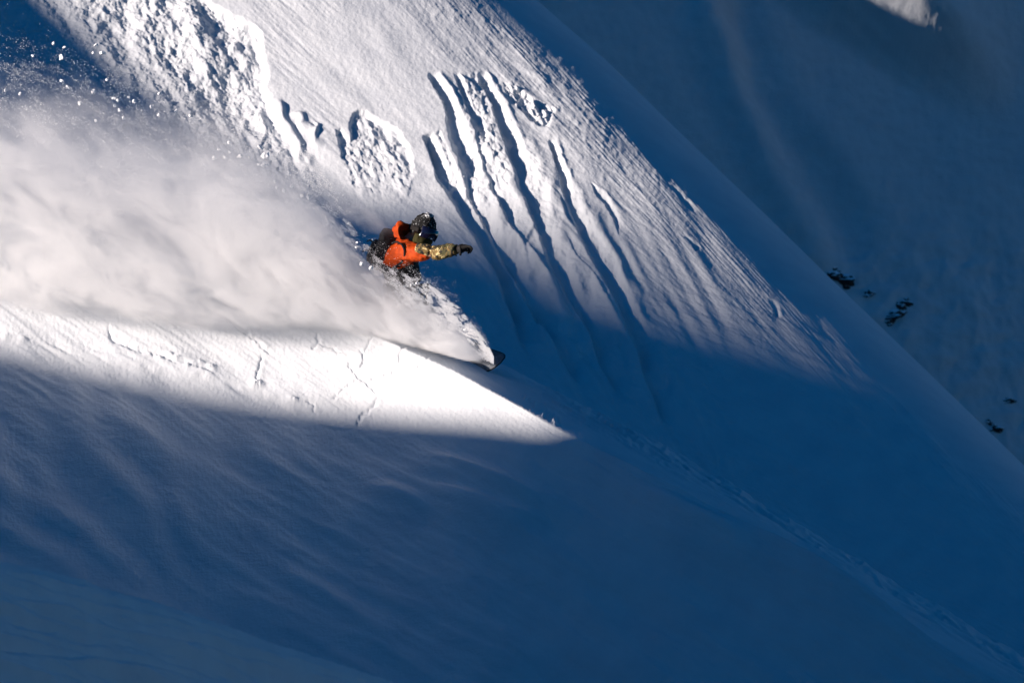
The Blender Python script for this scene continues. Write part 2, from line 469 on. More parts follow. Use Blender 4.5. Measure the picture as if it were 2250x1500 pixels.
    # ribs inside it: walls that face the light
    for pts, wd, dp in (([(395, -20), (430, 50), (455, 110), (476, 160), (490, 205)], 60, 0.12), ([(330, 30), (300, 80), (290, 110)], 30, 0.06),
                        ([(505, 90), (540, 110), (560, 150)], 26, 0.07), ([(600, 215), (625, 275), (655, 330), (690, 390)], 26, 0.075),
                        ([(655, 245), (665, 275), (700, 300)], 16, 0.05), ([(700, 270), (690, 300), (706, 330)], 14, 0.04), ([(560, 230), (600, 290), (640, 350)], 26, 0.05)):
        i, sg, at, b = polyline(px + 10 * gnoise(px / 30, py / 30), py, pts, wd * 2.2)
        fade = smooth(0, .12, at) * smooth(1, .7, at)
        q = sg / wd
        h[i] += 0.68 * dp * fade * smooth(-0.9, -0.05, q) * (1 - smooth(-0.02, 0.85, q))
    # lower, smoother part gets soft flutes
    fl = smooth(430, 620, py) * smooth(900, 1000, px) * smooth(1700, 1500, px) * calm
    h += 0.045 * fl * aniso(px, py, 62, 420, 42, 2, 5.1)
    h += 0.012 * calm * smooth(550, 700, py) * aniso(px, py, 25, 150, 24, 3, 7.1)
    nrm = np.array([0.10, -0.70, 0.70]); nrm /= np.linalg.norm(nrm)
    P = np.stack([X, Yb, Z], 2).reshape(-1, 3) + h[:, None] * nrm
    P = P.reshape(nr, len(pxs), 3)
    back = []
    for k in range(nb, 0, -1):
        g = k / nb
        q = P[0].copy()
        q[:, 1] += 0.25 * g + 16 * g * g; q[:, 2] -= 0.03 * g + 14 * g * g; q[:, 0] += 0.02 + 2 * g
        back.append(q)
    return grid_mesh('runnel_face', np.concatenate([np.array(back), P], 0), MAT_face)

face = build_face()

# ------------------------------------------------------------------ far slope behind the ridge
def build_back():
    pxs = np.linspace(600, 2900, 420); pys = np.linspace(-700, 1700, 400)
    PX, PY = np.meshgrid(pxs, pys)
    px = PX.reshape(-1); py = PY.reshape(-1)
    S = 150.0
    gx = (px - 1125) / S; gz = (750 - py) / S
    Y = 178 + 0.565 * gx + 0.42 * gz
    # the slope rolls towards the light at the top right
    roll = np.exp(-(((px - 1960) * 0.45 + (py + 60) * 0.9) / 95) ** 2) 
    h = 0.10 * aniso(px, py, 55, 1200, 300, 3, 1.9)
    # gully: a soft rib with a hollow on its right side
    i, sg, at, b = polyline(px + 20 * gnoise(px / 150, py / 150), py, [(1560, -100), (1600, 120), (1640, 230), (1700, 330), (1760, 430), (1800, 510), (1850, 640)], 170)
    q = sg / 90
    h[i] += smooth(0, .2, at) * smooth(1, .8, at) * (0.16 * np.exp(-((q + 0.25) / 0.45) ** 2) - 0.18 * np.exp(-((q - 0.55) / 0.5) ** 2))
    h += 0.05 * smooth(420, 600, py) * fbm(px / 60, py / 60, 4)
    h += 0.012 * fbm(px / 22, py / 22, 3)
    # sunlit swell
    i, sg, at, b = polyline(px, py, [(1650, -120), (1825, 25), (1955, 100), (2080, 175), (2220, 265)], 260)
    fd = smooth(0, .1, at) * smooth(1, .55, at)
    h[i] += 1.2 * fd * smooth(-60, 70, sg) * np.exp(-np.maximum(sg - 40, 0) / 240.0)
    h[i] += 0.035 * fd * aniso(px[i], py[i], 36, 300, 10, 3, 3.9) * np.exp(-((sg - 10) / 60) ** 2)
    P = np.stack([(px - 1125) / K * Y, Y, (750 - py) / K * Y], 1)
    nrm = np.array([0.3, -0.75, 0.6]); nrm /= np.linalg.norm(nrm)
    P += h[:, None] * nrm
    return grid_mesh('far_slope', P.reshape(len(pys), len(pxs), 3), MAT_back)

back = build_back()

# ------------------------------------------------------------------ foreground roll at the lower left
FORE = [(-600, 1120), (-200, 1195), (0, 1231), (90, 1250), (190, 1274), (225, 1292), (330, 1318), (500, 1374), (600, 1412), (700, 1443), (760, 1462), (880, 1502), (1100, 1590), (1500, 1760)]
def build_fore():
    pxs = np.linspace(-420, 1300, 430)
    top = pl(FORE, pxs)
    nr = 150
    u = np.linspace(0, 1, nr)
    PX = np.repeat(pxs[None], nr, 0); PY = top[None] + (u[:, None] ** 1.25) * 520
    d = (PY - top[None])
    Y = 66.0 - 0.0022 * d - 0.030 * np.sqrt(d + 3.0) + 0.0066 * (PX - 300)
    px = PX.reshape(-1); py = PY.reshape(-1)
    h = 0.085 * smooth(0, 60, d.reshape(-1)) * aniso(px, py, 14, 420, 46, 3, 4.2)
    h += 0.022 * aniso(px, py, 18, 150, 18, 3, 1.1) * smooth(0, 30, d.reshape(-1)) + 0.006 * fbm(px / 14, py / 9, 3)
    nrm = np.array([0.0, -0.5, 0.85]); nrm /= np.linalg.norm(nrm)
    P = (np.stack([(PX - 1125) / K * Y, Y, (750 - PY) / K * Y], 2).reshape(-1, 3) + h[:, None] * nrm).reshape(nr, len(pxs), 3)
    bk = []
    for k in range(8, 0, -1):
        g = k / 8; q = P[0].copy(); q[:, 1] += 0.3 * g + 6 * g * g; q[:, 2] -= 0.02 * g + 5 * g * g; bk.append(q)
    return grid_mesh('foreground_roll', np.concatenate([np.array(bk), P], 0), MAT_fore)

fore = build_fore()

# ------------------------------------------------------------------ the ridge outside the picture that casts the valley's shade
Ln = np.array(L)
def solve_near(px, py):
    # march down the near face until the pixel matches
    a = (px - 1125) / K
    best = None
    X = a * 100
    for it in range(40):
        lo, hi = 0.0, 8.0
        for k in range(40):
            mid = (lo + hi) / 2
            x, y, z = near_base(np.array([X]), np.array([mid]))
            if 750 - K * z[0] / y[0] < py: lo = mid
            else: hi = mid
        X = a * y[0]
    return np.array([X, y[0], z[0]])

SH_FACE = [(60, -60), (185, 40), (290, 140), (470, 280), (620, 362), (760, 432), (900, 460), (1050, 470), (1200, 480), (1400, 490), (1530, 525), (1640, 575), (1710, 612), (1780, 640), (1870, 650), (1980, 655)]
SH_NEAR = [(-250, 700), (0, 765), (250, 822), (500, 872), (800, 905), (1000, 920), (1100, 928), (1215, 940)]
ridge = []
for a, b in SH_FACE:
    Y = float(face_y(np.array([float(a)]), np.array([float(b)]))[0])
    p = wpt(a, b, Y); ridge.append(p + Ln * ((p[0] + 45.0 + 150.0 * float(smooth(750, 1450, a))) / -Ln[0]))
for a, b in SH_NEAR:
    p = solve_near(a, b); ridge.append(p + Ln * ((p[0] + 36.0) / -Ln[0]))
ridge = np.array(ridge)
ends0 = ridge[0] + np.array([[0, 45, -4.0], [0, 14, 0.5]])
ends1 = ridge[-1] + np.array([[0, -0.5, 0.35], [0, -1.5, 0.9], [0, -6, 1.4], [0, -22, 1.0], [0, -34, 4.0], [0, -60, 5.0]])
ridge = np.concatenate([ends0, ridge, ends1], 0)
print('RIDGE', np.round(ridge, 2).tolist())
def build_shade_ridge():
    ys = ridge[:, 1]
    t = np.concatenate([[0], np.cumsum(np.linalg.norm(np.diff(ridge, axis=0), axis=1))])
    tt = np.unique(np.concatenate([np.linspace(0, t[-1], 500), t]))
    r = np.stack([np.interp(tt, t, ridge[:, i]) for i in range(3)], 1)
    rows = []
    for q in np.linspace(-1, 1, 25):
        s = abs(q) ** 1.3
        row = r.copy()
        row[:, 0] += (q * 22 if q < 0 else q * 9)
        row[:, 2] -= s * (26 if q < 0 else 22) 
        row[:, 2] += 0.5 * s * fbm(row[:, 1] / 4.0, np.full(len(row), q * 3.0), 3)
        rows.append(row)
    return grid_mesh('shade_ridge', np.array(rows), MAT_rim)
shade = build_shade_ridge()
# ------------------------------------------------------------------ unseen slope added far to the right to bounce sunlight into the shade
def build_fill_slope():
    ys = np.linspace(110, 620, 90); us = np.linspace(0, 1, 40)
    U, Yg = np.meshgrid(us, ys, indexing='ij')
    top = -9 + 10 * fbm(Yg / 90.0, np.zeros_like(Yg), 4)
    zz = -45 + U * (top + 45)
    xx = 330 + 70 * U + 10 * fbm(Yg / 60.0, U * 4, 4)
    front = np.stack([xx, Yg, zz], 2)
    bk = []
    for k in range(1, 6):
        q = front[-1].copy(); q[:, 0] += 16 * k; q[:, 2] -= 3.0 * k * k; bk.append(q)
    return grid_mesh('fill_slope', np.concatenate([front, np.array(bk)], 0)[::-1], MAT_rim)
fill = build_fill_slope()
#MORE
# ------------------------------------------------------------------ helpers for things
def link(name, me, mat=None, parent=None, label=None, cat=None, group=None, kind=None):
    o = bpy.data.objects.new(name, me)
    COL.objects.link(o)
    if mat and me is not None: me.materials.clear(); me.materials.append(mat)
    if parent: o.parent = parent
    for k, v in (('label', label), ('category', cat), ('group', group), ('kind', kind)):
        if v: o[k] = v
    return o

from mathutils import noise as mnoise

def smooth_me(me):
    me.polygons.foreach_set('use_smooth', np.ones(len(me.polygons), bool)); return me

def skin_mesh(name, verts, edges, root=0, sub=2, wr=0.0, wscale=18.0, flat=None):
    """continuous surface grown on a skeleton: verts = [(point, radius or (rx, ry))]"""
    me = bpy.data.meshes.new(name)
    me.from_pydata([tuple(map(float, v[0])) for v in verts], edges, [])
    o = bpy.data.objects.new(name, me); COL.objects.link(o)
    sk = o.modifiers.new('skin', 'SKIN'); sk.use_smooth_shade = True
    for i, v in enumerate(verts):
        r = v[1]
        me.skin_vertices[0].data[i].radius = (r, r) if not isinstance(r, tuple) else r
        me.skin_vertices[0].data[i].use_root = (i == root)
    sb = o.modifiers.new('sub', 'SUBSURF'); sb.levels = sub; sb.render_levels = sub
    dg = bpy.context.evaluated_depsgraph_get()
    out = bpy.data.meshes.new_from_object(o.evaluated_get(dg))
    bpy.data.objects.remove(o); bpy.data.meshes.remove(me)
    out.name = name
    if wr:
        out.update()
        for v in out.vertices:
            p = v.co
            n = mnoise.noise(Vector((p.x * wscale, p.y * wscale, p.z * wscale * 1.6))) + 0.5 * mnoise.noise(Vector((p.x * wscale * 2.3, p.y * wscale * 2.3, p.z * wscale * 3)))
            v.co = p + v.normal * (n * wr)
    return smooth_me(out)

def lump(name, seed, rough=0.3, sub=2, stretch=(1, 1, 1), flatten=0.0):
    """an irregular block: an icosphere cut by random planes"""
    r = random.Random(seed)
    bm = bmesh.new(); bmesh.ops.create_icosphere(bm, subdivisions=sub, radius=1.0)
    planes = []
    for k in range(9):
        n = Vector((r.uniform(-1, 1), r.uniform(-1, 1), r.uniform(-1, 1))).normalized()
        planes.append((n, r.uniform(0.55, 0.95)))
    off = Vector((r.uniform(0, 50), r.uniform(0, 50), r.uniform(0, 50)))
    for v in bm.verts:
        p = v.co.copy()
        for n, d in planes:
            s = p.dot(n)
            if s > d: p -= n * (s - d)
        p *= 1 + rough * mnoise.fractal(p * 1.7 + off, 1.0, 2.0, 3)
        v.co = Vector((p.x * stretch[0], p.y * stretch[1], p.z * stretch[2]))
    me = bpy.data.meshes.new(name); bm.to_mesh(me); bm.free()
    return me

def cloth_mat(name, col, rough=0.75, fine=0.02, speck=None, sheen=0.2):
    m, n, l, b = new_mat(name)
    b.inputs['Roughness'].default_value = rough
    b.inputs['Specular IOR Level'].default_value = 0.25
    tc = n.new('ShaderNodeTexCoord')
    nz = n.new('ShaderNodeTexNoise'); nz.inputs['Scale'].default_value = 22; nz.inputs['Detail'].default_value = 5
    l.new(tc.outputs['Object'], nz.inputs['Vector'])
    cr = n.new('ShaderNodeValToRGB')
    cr.color_ramp.elements[0].color = (*[c * 0.78 for c in col], 1); cr.color_ramp.elements[1].color = (*[min(1, c * 1.12) for c in col], 1)
    cr.color_ramp.elements[0].position = 0.35; cr.color_ramp.elements[1].position = 0.65
    l.new(nz.outputs[0], cr.inputs[0])
    last = cr.outputs[0]
    if speck:                                    # frozen snow stuck to the cloth
        n2 = n.new('ShaderNodeTexNoise'); n2.inputs['Scale'].default_value = speck[0]; n2.inputs['Detail'].default_value = 6; n2.inputs['Roughness'].default_value = 0.7
        l.new(tc.outputs['Object'], n2.inputs['Vector'])
        r2 = n.new('ShaderNodeValToRGB'); r2.color_ramp.elements[0].position = speck[1]; r2.color_ramp.elements[1].position = speck[1] + 0.08
        l.new(n2.outputs[0], r2.inputs[0])
        mx = n.new('ShaderNodeMixRGB'); mx.inputs[2].default_value = (0.8, 0.83, 0.86, 1)
        l.new(r2.outputs[0], mx.inputs[0]); l.new(last, mx.inputs[1]); last = mx.outputs[0]
    l.new(last, b.inputs['Base Color'])
    bp = n.new('ShaderNodeBump'); bp.inputs['Strength'].default_value = 0.6; bp.inputs['Distance'].default_value = fine
    l.new(nz.outputs[0], bp.inputs['Height']); l.new(bp.outputs[0], b.inputs['Normal'])
    return m

def camo_mat(name):
    m, n, l, b = new_mat(name)
    b.inputs['Roughness'].default_value = 0.8
    tc = n.new('ShaderNodeTexCoord')
    def ns(scale, off):
        mp = n.new('ShaderNodeMapping'); mp.inputs['Location'].default_value = (off, off * .7, -off)
        l.new(tc.outputs['Object'], mp.inputs['Vector'])
        z = n.new('ShaderNodeTexNoise'); z.inputs['Scale'].default_value = scale; z.inputs['Detail'].default_value = 3; z.inputs['Distortion'].default_value = 1.2
        l.new(mp.outputs[0], z.inputs['Vector']); return z
    base = (0.19, 0.12, 0.035, 1)
    last = None
    for k, (scale, thr, c) in enumerate(((13, 0.50, (0.07, 0.065, 0.02, 1)), (17, 0.58, (0.60, 0.47, 0.22, 1)), (19, 0.52, (0.012, 0.010, 0.007, 1)))):
        z = ns(scale, 3.0 + 7 * k)
        r = n.new('ShaderNodeValToRGB'); r.color_ramp.elements[0].position = thr; r.color_ramp.elements[1].position = thr + 0.02
        l.new(z.outputs[0], r.inputs[0])
        mx = n.new('ShaderNodeMixRGB'); mx.inputs[2].default_value = c
        l.new(r.outputs[0], mx.inputs[0])
        if last is None: mx.inputs[1].default_value = base
        else: l.new(last, mx.inputs[1])
        last = mx.outputs[0]
    l.new(last, b.inputs['Base Color'])
    return m

M_orange = cloth_mat('orange_shell', (0.58, 0.066, 0.003), 0.7, 0.012)
M_black = cloth_mat('black_shell', (0.012, 0.010, 0.010), 0.8, 0.01)
M_pants = cloth_mat('dark_pants', (0.020, 0.015, 0.014), 0.8, 0.01, (20, 0.52))
M_glove = cloth_mat('black_glove', (0.008, 0.007, 0.007), 0.7, 0.006)
M_hat = cloth_mat('frosted_hat', (0.010, 0.010, 0.011), 0.9, 0.03, (75, 0.585))
M_pack = cloth_mat('black_pack', (0.012, 0.012, 0.014), 0.7, 0.01, (16, 0.66))
M_mask = cloth_mat('olive_mask', (0.045, 0.040, 0.010), 0.85, 0.01)
M_skin = cloth_mat('skin', (0.45, 0.26, 0.18), 0.6, 0.002)
M_boot = cloth_mat('boot', (0.02, 0.02, 0.02), 0.6, 0.006, (25, 0.5))
M_camo = camo_mat('camouflage')
M_lens, _n, _l, _b = new_mat('goggle_lens')
_b.inputs['Base Color'].default_value = (0.006, 0.006, 0.022, 1); _b.inputs['Roughness'].default_value = 0.12; _b.inputs['Coat Weight'].default_value = 0.5
M_board = cloth_mat('board_base', (0.15, 0.165, 0.19), 0.4, 0.002, (55, 0.60))
M_edge, _n, _l, _b = new_mat('board_edge')
_b.inputs['Base Color'].default_value = (0.02, 0.02, 0.022, 1); _b.inputs['Metallic'].default_value = 0.6; _b.inputs['Roughness'].default_value = 0.35

# ------------------------------------------------------------------ snowboarder
def W(px, py, Y): return Vector(wpt(px, py, Y))
base_pt = W(960, 745, 101.5)
person = link('person', None, None, None, 'snowboarder in orange and camouflage jacket pointing right, half buried in powder spray', 'person')
person.location = base_pt
def rel(v): return tuple(Vector(v) - base_pt)
def SK(name, verts, edges, mat, parent=person, **kw):
    me = skin_mesh(name, [(rel(v[0]), v[1]) for v in verts], edges, **kw)
    return link(name, me, mat, parent)

pelvis = W(893, 640, 101.42); belly = W(889, 605, 101.36); chest = W(880, 572, 101.28); upper = W(878, 549, 101.22)
neck = W(903, 527, 101.18); head = W(922, 512, 101.15); headtop = W(932, 492, 101.14)
shR = W(893, 553, 101.02); elR = W(948, 556, 100.86); wrR = W(1001, 549, 100.72)
shL = W(880, 546, 101.44); elL = W(858, 585, 101.66); wrL = W(885, 615, 101.72)
hipR = W(900, 652, 101.33); knR = W(952, 716, 101.34); anR = W(1003, 752, 101.32)
hipL = W(884, 650, 101.52); knL = W(868, 690, 101.40); anL = W(905, 712, 101.72)
# the body: one continuous skin
bv = [(pelvis, .125), (belly, .12), (chest, .135), (upper, .105), (neck, .055), (head, .085), (headtop, .082),
      (shR, .06), (elR, .042), (wrR, .03), (shL, .06), (elL, .042), (wrL, .03),
      (hipR, .085), (knR, .062), (anR, .045), (hipL, .085), (knL, .062), (anL, .045)]
be = [(0, 1), (1, 2), (2, 3), (3, 4), (4, 5), (5, 6), (3, 7), (7, 8), (8, 9), (3, 10), (10, 11), (11, 12), (0, 13), (13, 14), (14, 15), (0, 16), (16, 17), (17, 18)]
body = SK('body', bv, be, M_skin, sub=1)
# jacket: orange yoke, shoulder and upper sleeve
jk = SK('jacket', [(W(882, 585, 101.32), .165), (W(876, 562, 101.28), .168), (W(878, 548, 101.22), .135), (W(900, 530, 101.19), .082),
                   (W(893, 553, 101.03), .098), (W(920, 556, 100.94), .082), (W(946, 560, 100.87), .068),
                   (shL, .095), (elL, .078), (W(872, 600, 101.69), .07)],
        [(0, 1), (1, 2), (2, 3), (2, 4), (4, 5), (5, 6), (2, 7), (7, 8), (8, 9)], M_orange, wr=0.017, wscale=17, sub=3)
hem = SK('jacket_hem', [(W(877, 554, 101.27), .172), (W(882, 600, 101.34), .182), (W(888, 618, 101.38), .168), (W(893, 634, 101.40), .150)],
         [(0, 1), (1, 2), (2, 3)], M_black, wr=0.010, wscale=12, sub=3)
# camouflage shoulder flap over the upper sleeve, then the forearm sleeve
SK('shoulder_panel', [(W(913, 545, 100.91), .050), (W(926, 547, 100.88), .058), (W(938, 549, 100.86), .056), (W(950, 552, 100.84), .052)],
   [(0, 1), (1, 2), (2, 3)], M_camo, wr=0.008, wscale=22, sub=3)
SK('sleeve', [(W(947, 556, 100.86), .066), (W(962, 555, 100.82), .073), (W(975, 553, 100.79), .066), (W(988, 551, 100.76), .066), (W(1000, 549, 100.73), .054), (W(1006, 548.5, 100.715), .047)],
   [(0, 1), (1, 2), (2, 3), (3, 4), (4, 5)], M_camo, wr=0.014, wscale=20, sub=3)
# glove: palm, four fingers, thumb
gv = [(W(1004, 548, 100.72), .040), (W(1013, 546, 100.70), .044), (W(1021, 545, 100.68), .042)]
ge = [(0, 1), (1, 2)]
def finger(start, pts, r0=.0125):
    k = start
    for i, p in enumerate(pts):
        gv.append((p, r0 * (1 - 0.10 * i))); ge.append((k, len(gv) - 1)); k = len(gv) - 1
finger(2, [W(1026, 541, 100.655), W(1033, 542, 100.64), W(1037, 546, 100.635), W(1037.5, 550, 100.64)], .0135)
finger(2, [W(1026, 543.5, 100.69), W(1033, 545, 100.68), W(1036, 550, 100.68), W(1034.5, 554, 100.685)], .0135)
finger(2, [W(1025, 546, 100.72), W(1031, 548, 100.72), W(1034, 553, 100.72), W(1031.5, 557, 100.72)], .013)
finger(2, [W(1023, 548, 100.745), W(1028, 551, 100.75), W(1030, 555, 100.75), W(1027.5, 558, 100.75)], .012)
finger(1, [W(1012, 552, 100.655), W(1012, 557, 100.635), W(1010.5, 562, 100.63)], .0145)
SK('glove', gv, ge, M_glove, sub=2)
SK('glove', [(wrL, .045), (W(893, 622, 101.70), .045), (W(900, 628, 101.68), .035)], [(0, 1), (1, 2)], M_glove, sub=2)
# pants and boots
SK('pants', [(pelvis, .155), (hipR, .125), (W(926, 684, 101.36), .105), (knR, .098), (W(978, 738, 101.34), .08), (W(1000, 748, 101.31), .08),
             (hipL, .125), (W(872, 672, 101.46), .112), (knL, .098), (W(888, 702, 101.58), .085), (W(901, 710, 101.69), .08)],
   [(0, 1), (1, 2), (2, 3), (3, 4), (4, 5), (0, 6), (6, 7), (7, 8), (8, 9), (9, 10)], M_pants, wr=0.010, wscale=14)
# board frame: nose low on the right, tail up and back on the left
nose = W(1104, 806, 101.00); tail = W(856, 712, 102.08)
bx = (nose - tail); blen = bx.length; bx.normalize()
bn = Vector((0.10, -0.88, 0.45)); bn = (bn - bx * bn.dot(bx)).normalized()
by = bn.cross(bx).normalized()
bc = (nose + tail) / 2
def B(a, b, c): return bc + bx * a + by * b + bn * c
for s, an in ((0.27, anR), (-0.25, anL)):
    SK('boot', [(B(s, -.02, .20), .072), (B(s, 0, .12), .068), (B(s, .02, .065), .062), (B(s + .01, -.09, .055), .055), (B(s, .10, .055), .045)],
       [(0, 1), (1, 2), (2, 3), (2, 4)], M_boot, sub=2)
# hat / helmet with frost, face mask, goggles, hood
hx = (W(950, 516, 101.0) - W(922, 505, 101.15)).normalized()      # gaze: right and down
hu = (headtop - head).normalized(); hu = (hu - hx * hu.dot(hx)).normalized(); hy = hu.cross(hx)
hc = W(929, 509, 101.10)
def H(a, b, c): return hc + hx * a + hy * b + hu * c
def shell(name, fn, nu, nv, mat, parent=person, thick=0.0, rough=0.0, rs=40):
    bm = bmesh.new(); g = [[bm.verts.new(rel(fn(i / (nu - 1), j / (nv - 1)))) for j in range(nv)] for i in range(nu)]
    for i in range(nu - 1):
        for j in range(nv - 1): bm.faces.new((g[i][j], g[i + 1][j], g[i + 1][j + 1], g[i][j + 1]))
    bmesh.ops.remove_doubles(bm, verts=bm.verts, dist=1e-5)
    bmesh.ops.recalc_face_normals(bm, faces=bm.faces)
    if thick: bmesh.ops.solidify(bm, geom=bm.faces[:], thickness=thick)
    bm.normal_update()
    if rough:
        for v in bm.verts: v.co += v.normal * rough * mnoise.fractal(v.co * rs, 1.0, 2.0, 3)
    me = bpy.data.meshes.new(name); bm.to_mesh(me); bm.free()
    return link(name, smooth_me(me), mat, parent)
def hatf(u, v):
    th = v * 2 * math.pi; ph = -0.50 + u * (math.pi / 2 + 0.50)
    r = math.cos(ph); z = math.sin(ph)
    front = math.cos(th)
    zz = z * (0.150 if z > 0 else 0.13)
    if z < 0 and front > 0.2: zz *= 0.25                              # brow line in front
    return H(-0.012 + r * math.cos(th) * 0.128, r * math.sin(th) * 0.108, 0.012 + zz)
hat = shell('helmet', hatf, 26, 44, M_hat, rough=0.012, rs=55)
# frost cap: lumps of rime on top of the hat
for k, (a, b, c, r) in enumerate(((-.02, .02, .155, .050), (.035, -.03, .146, .038), (-.065, .01, .135, .036))):
    me = lump('rime', 40 + k, 0.45, 3)
    fr = link('rime', me, None, hat)
    me.transform(Matrix.Scale(r, 4)); me.transform(Matrix.Scale(0.45, 4, hu)); me.transform(Matrix.Translation(Vector(rel(H(a, b, c)))))
    smooth_me(me)
    me.materials.append(cloth_mat('rime', (0.10, 0.10, 0.11), 0.9, 0.02, (60, 0.50)) if k == 0 else bpy.data.materials['rime'])
def maskf(u, v):
    th = (v - 0.5) * 2.9; zz = -0.035 - 0.115 * u
    k = 1 - 0.35 * u * u + 0.08 * math.sin(u * 3)
    return H(0.015 + 0.108 * k * math.cos(th), 0.098 * k * math.sin(th), zz)
shell('face_mask', maskf, 12, 24, M_mask, thick=0.006, rough=0.006, rs=40)
def lensf(u, v):
    th = (v - 0.5) * 2.1; zz = 0.052 - 0.100 * u
    bul = 0.020 * math.sin(math.pi * u)
    nose_cut = 0.022 * math.exp(-(th / 0.22) ** 2) * u
    return H(0.022 + (0.128 + bul) * math.cos(th) , 0.112 * math.sin(th), zz + nose_cut)
gog = shell('goggles', lensf, 12, 26, M_lens, thick=0.006)
def strapf(u, v):
    th = 1.0 + v * (2 * math.pi - 2.0); zz = 0.024 - 0.045 * u
    return H(-0.010 + 0.138 * math.cos(th), 0.117 * math.sin(th), zz)
shell('strap', strapf, 4, 40, M_black, parent=gog, thick=0.004)
# hood blown up behind the neck
def hoodf(u, v):
    th = (v - 0.5) * 3.7 + math.pi; zz = -0.155 + 0.250 * u
    k = 1.0 + 0.55 * math.sin(math.pi * min(1, u * 0.9)) 
    flap = 0.016 * math.sin(th * 5 + u * 4)
    c = W(900, 512, 101.16)
    return c + hx * (0.010 + (0.085 * k + flap) * math.cos(th)) + hy * ((0.108 * k + flap) * math.sin(th)) + hu * (zz * 0.62 + 0.012)
shell('hood', hoodf, 20, 40, M_orange, thick=0.010, rough=0.010, rs=22)

# backpack: rounded body, lid, side pocket, straps and a loose strap end
pk = link('backpack', None, None, None, 'black backpack worn on the back of the rider in orange', 'backpack')
pc = W(845, 553, 101.32); pk.location = pc
pz = (W(868, 500, 101.25) - W(836, 585, 101.40)).normalized()
pxv = Vector((-0.93, 0.25, -0.28)); pxv = (pxv - pz * pxv.dot(pz)).normalized(); pyv = pz.cross(pxv)
def pbox(name, c, d, mat, parent, pw=3.2, rough=0.008):
    bm = bmesh.new(); bmesh.ops.create_icosphere(bm, subdivisions=4, radius=1)
    for v in bm.verts:
        q = v.co; n = (abs(q.x) ** pw + abs(q.y) ** pw + abs(q.z) ** pw) ** (1 / pw); q = q / n
        wv = 1 + 0.10 * mnoise.noise(q * 2.5 + Vector((c[0] * 30, 3, 1)))
        v.co = pxv * (c[0] + q.x * d[0] * wv) + pyv * (c[1] + q.y * d[1] * wv) + pz * (c[2] + q.z * d[2] * wv)
    me = bpy.data.meshes.new(name); bm.to_mesh(me); bm.free()
    return link(name, smooth_me(me), mat, parent)
pb = pbox('pack_body', (0.0, 0, -0.01), (0.095, 0.135, 0.165), M_pack, pk)
pbox('lid', (0.01, 0, 0.150), (0.085, 0.125, 0.052), M_pack, pk, 2.4)
pbox('front_pocket', (0.098, 0, -0.035), (0.042, 0.10, 0.105), M_pack, pk, 2.6)
for k, b in enumerate((-0.09, 0.09)):
    me = skin_mesh('strap', [(pxv * -.09 + pyv * b + pz * .14, .016), (pxv * -.16 + pyv * b * 1.1 + pz * .185, .016), (pxv * -.23 + pyv * b * 1.1 + pz * .13, .016), (pxv * -.25 + pyv * b * 1.2 + pz * .0, .015)], [(0, 1), (1, 2), (2, 3)], sub=1)
    link('strap', me, M_pack, pk)
me = skin_mesh('shoulder_strap', [(tuple(W(*q_) - pc), .010) for q_ in ((862, 534, 101.05), (872, 531, 100.98), (883, 537, 100.945), (889, 549, 100.925), (889, 562, 100.95), (882, 577, 101.05), (868, 585, 101.15))], [(i_, i_ + 1) for i_ in range(6)], sub=2)
link('strap', me, M_pack, pk)
for k, (a, b) in enumerate((((.12, -.05, -.06), (.165, -.06, -.075)), ((.125, -.06, .02), (.16, -.07, .028)))):
    me = skin_mesh('strap_end', [(pxv * a[0] + pyv * a[1] + pz * a[2], .008), (pxv * b[0] + pyv * b[1] + pz * b[2], .007), (pxv * (b[0] + .025) + pyv * b[1] + pz * (b[2] - .03), .005)], [(0, 1), (1, 2)], sub=1)
    link('strap_end', me, M_pack, pk)

# snowboard
sbd = link('snowboard', None, None, None, 'dark grey speckled snowboard with its nose poking out of the spray', 'snowboard')
sbd.location = bc
def outline(n=120):
    pts = []
    hl = blen / 2
    for k in range(n):
        t = 2 * math.pi * k / n
        c, s = math.cos(t), math.sin(t)
        x = hl * math.copysign(abs(c) ** 0.55, c)
        tip = max(0, abs(x) / hl - 0.78) / 0.22
        wd = 0.148 - 0.018 * (1 - (x / hl) ** 2)
        y = wd * math.copysign(abs(s) ** 0.62, s) * math.sqrt(max(0, 1 - tip ** 2.6)) if tip > 0 else wd * math.copysign(min(1, abs(s) ** 0.2), s)
        pts.append((x, y))
    return pts
def board_mesh():
    hl = blen / 2
    bm = bmesh.new()
    nx, ny = 70, 10
    def pt(i, j, top):
        x = -hl + 2 * hl * i / nx
        tip = max(0, abs(x) / hl - 0.74) / 0.26
        wd = (0.140 - 0.016 * (1 - (x / hl) ** 2)) * math.sqrt(max(0.0004, 1 - tip ** 2.4))
        y = wd * (2 * j / ny - 1)
        up = 0.045 * tip ** 2
        return bx * x + by * y + bn * (up + (0.009 if top else 0))
    T = [[bm.verts.new(pt(i, j, True)) for j in range(ny + 1)] for i in range(nx + 1)]
    U = [[bm.verts.new(pt(i, j, False)) for j in range(ny + 1)] for i in range(nx + 1)]
    for i in range(nx):
        for j in range(ny):
            bm.faces.new((T[i][j], T[i + 1][j], T[i + 1][j + 1], T[i][j + 1]))
            bm.faces.new((U[i][j], U[i][j + 1], U[i + 1][j + 1], U[i + 1][j]))
        for j in (0, ny):
            bm.faces.new((T[i][j], U[i][j], U[i + 1][j], T[i + 1][j]))
    for i in (0, nx):
        for j in range(ny): bm.faces.new((T[i][j], T[i][j + 1], U[i][j + 1], U[i][j]))
    bmesh.ops.recalc_face_normals(bm, faces=bm.faces)
    me = bpy.data.meshes.new('deck'); bm.to_mesh(me); bm.free(); return smooth_me(me)
link('deck', board_mesh(), M_board, sbd)
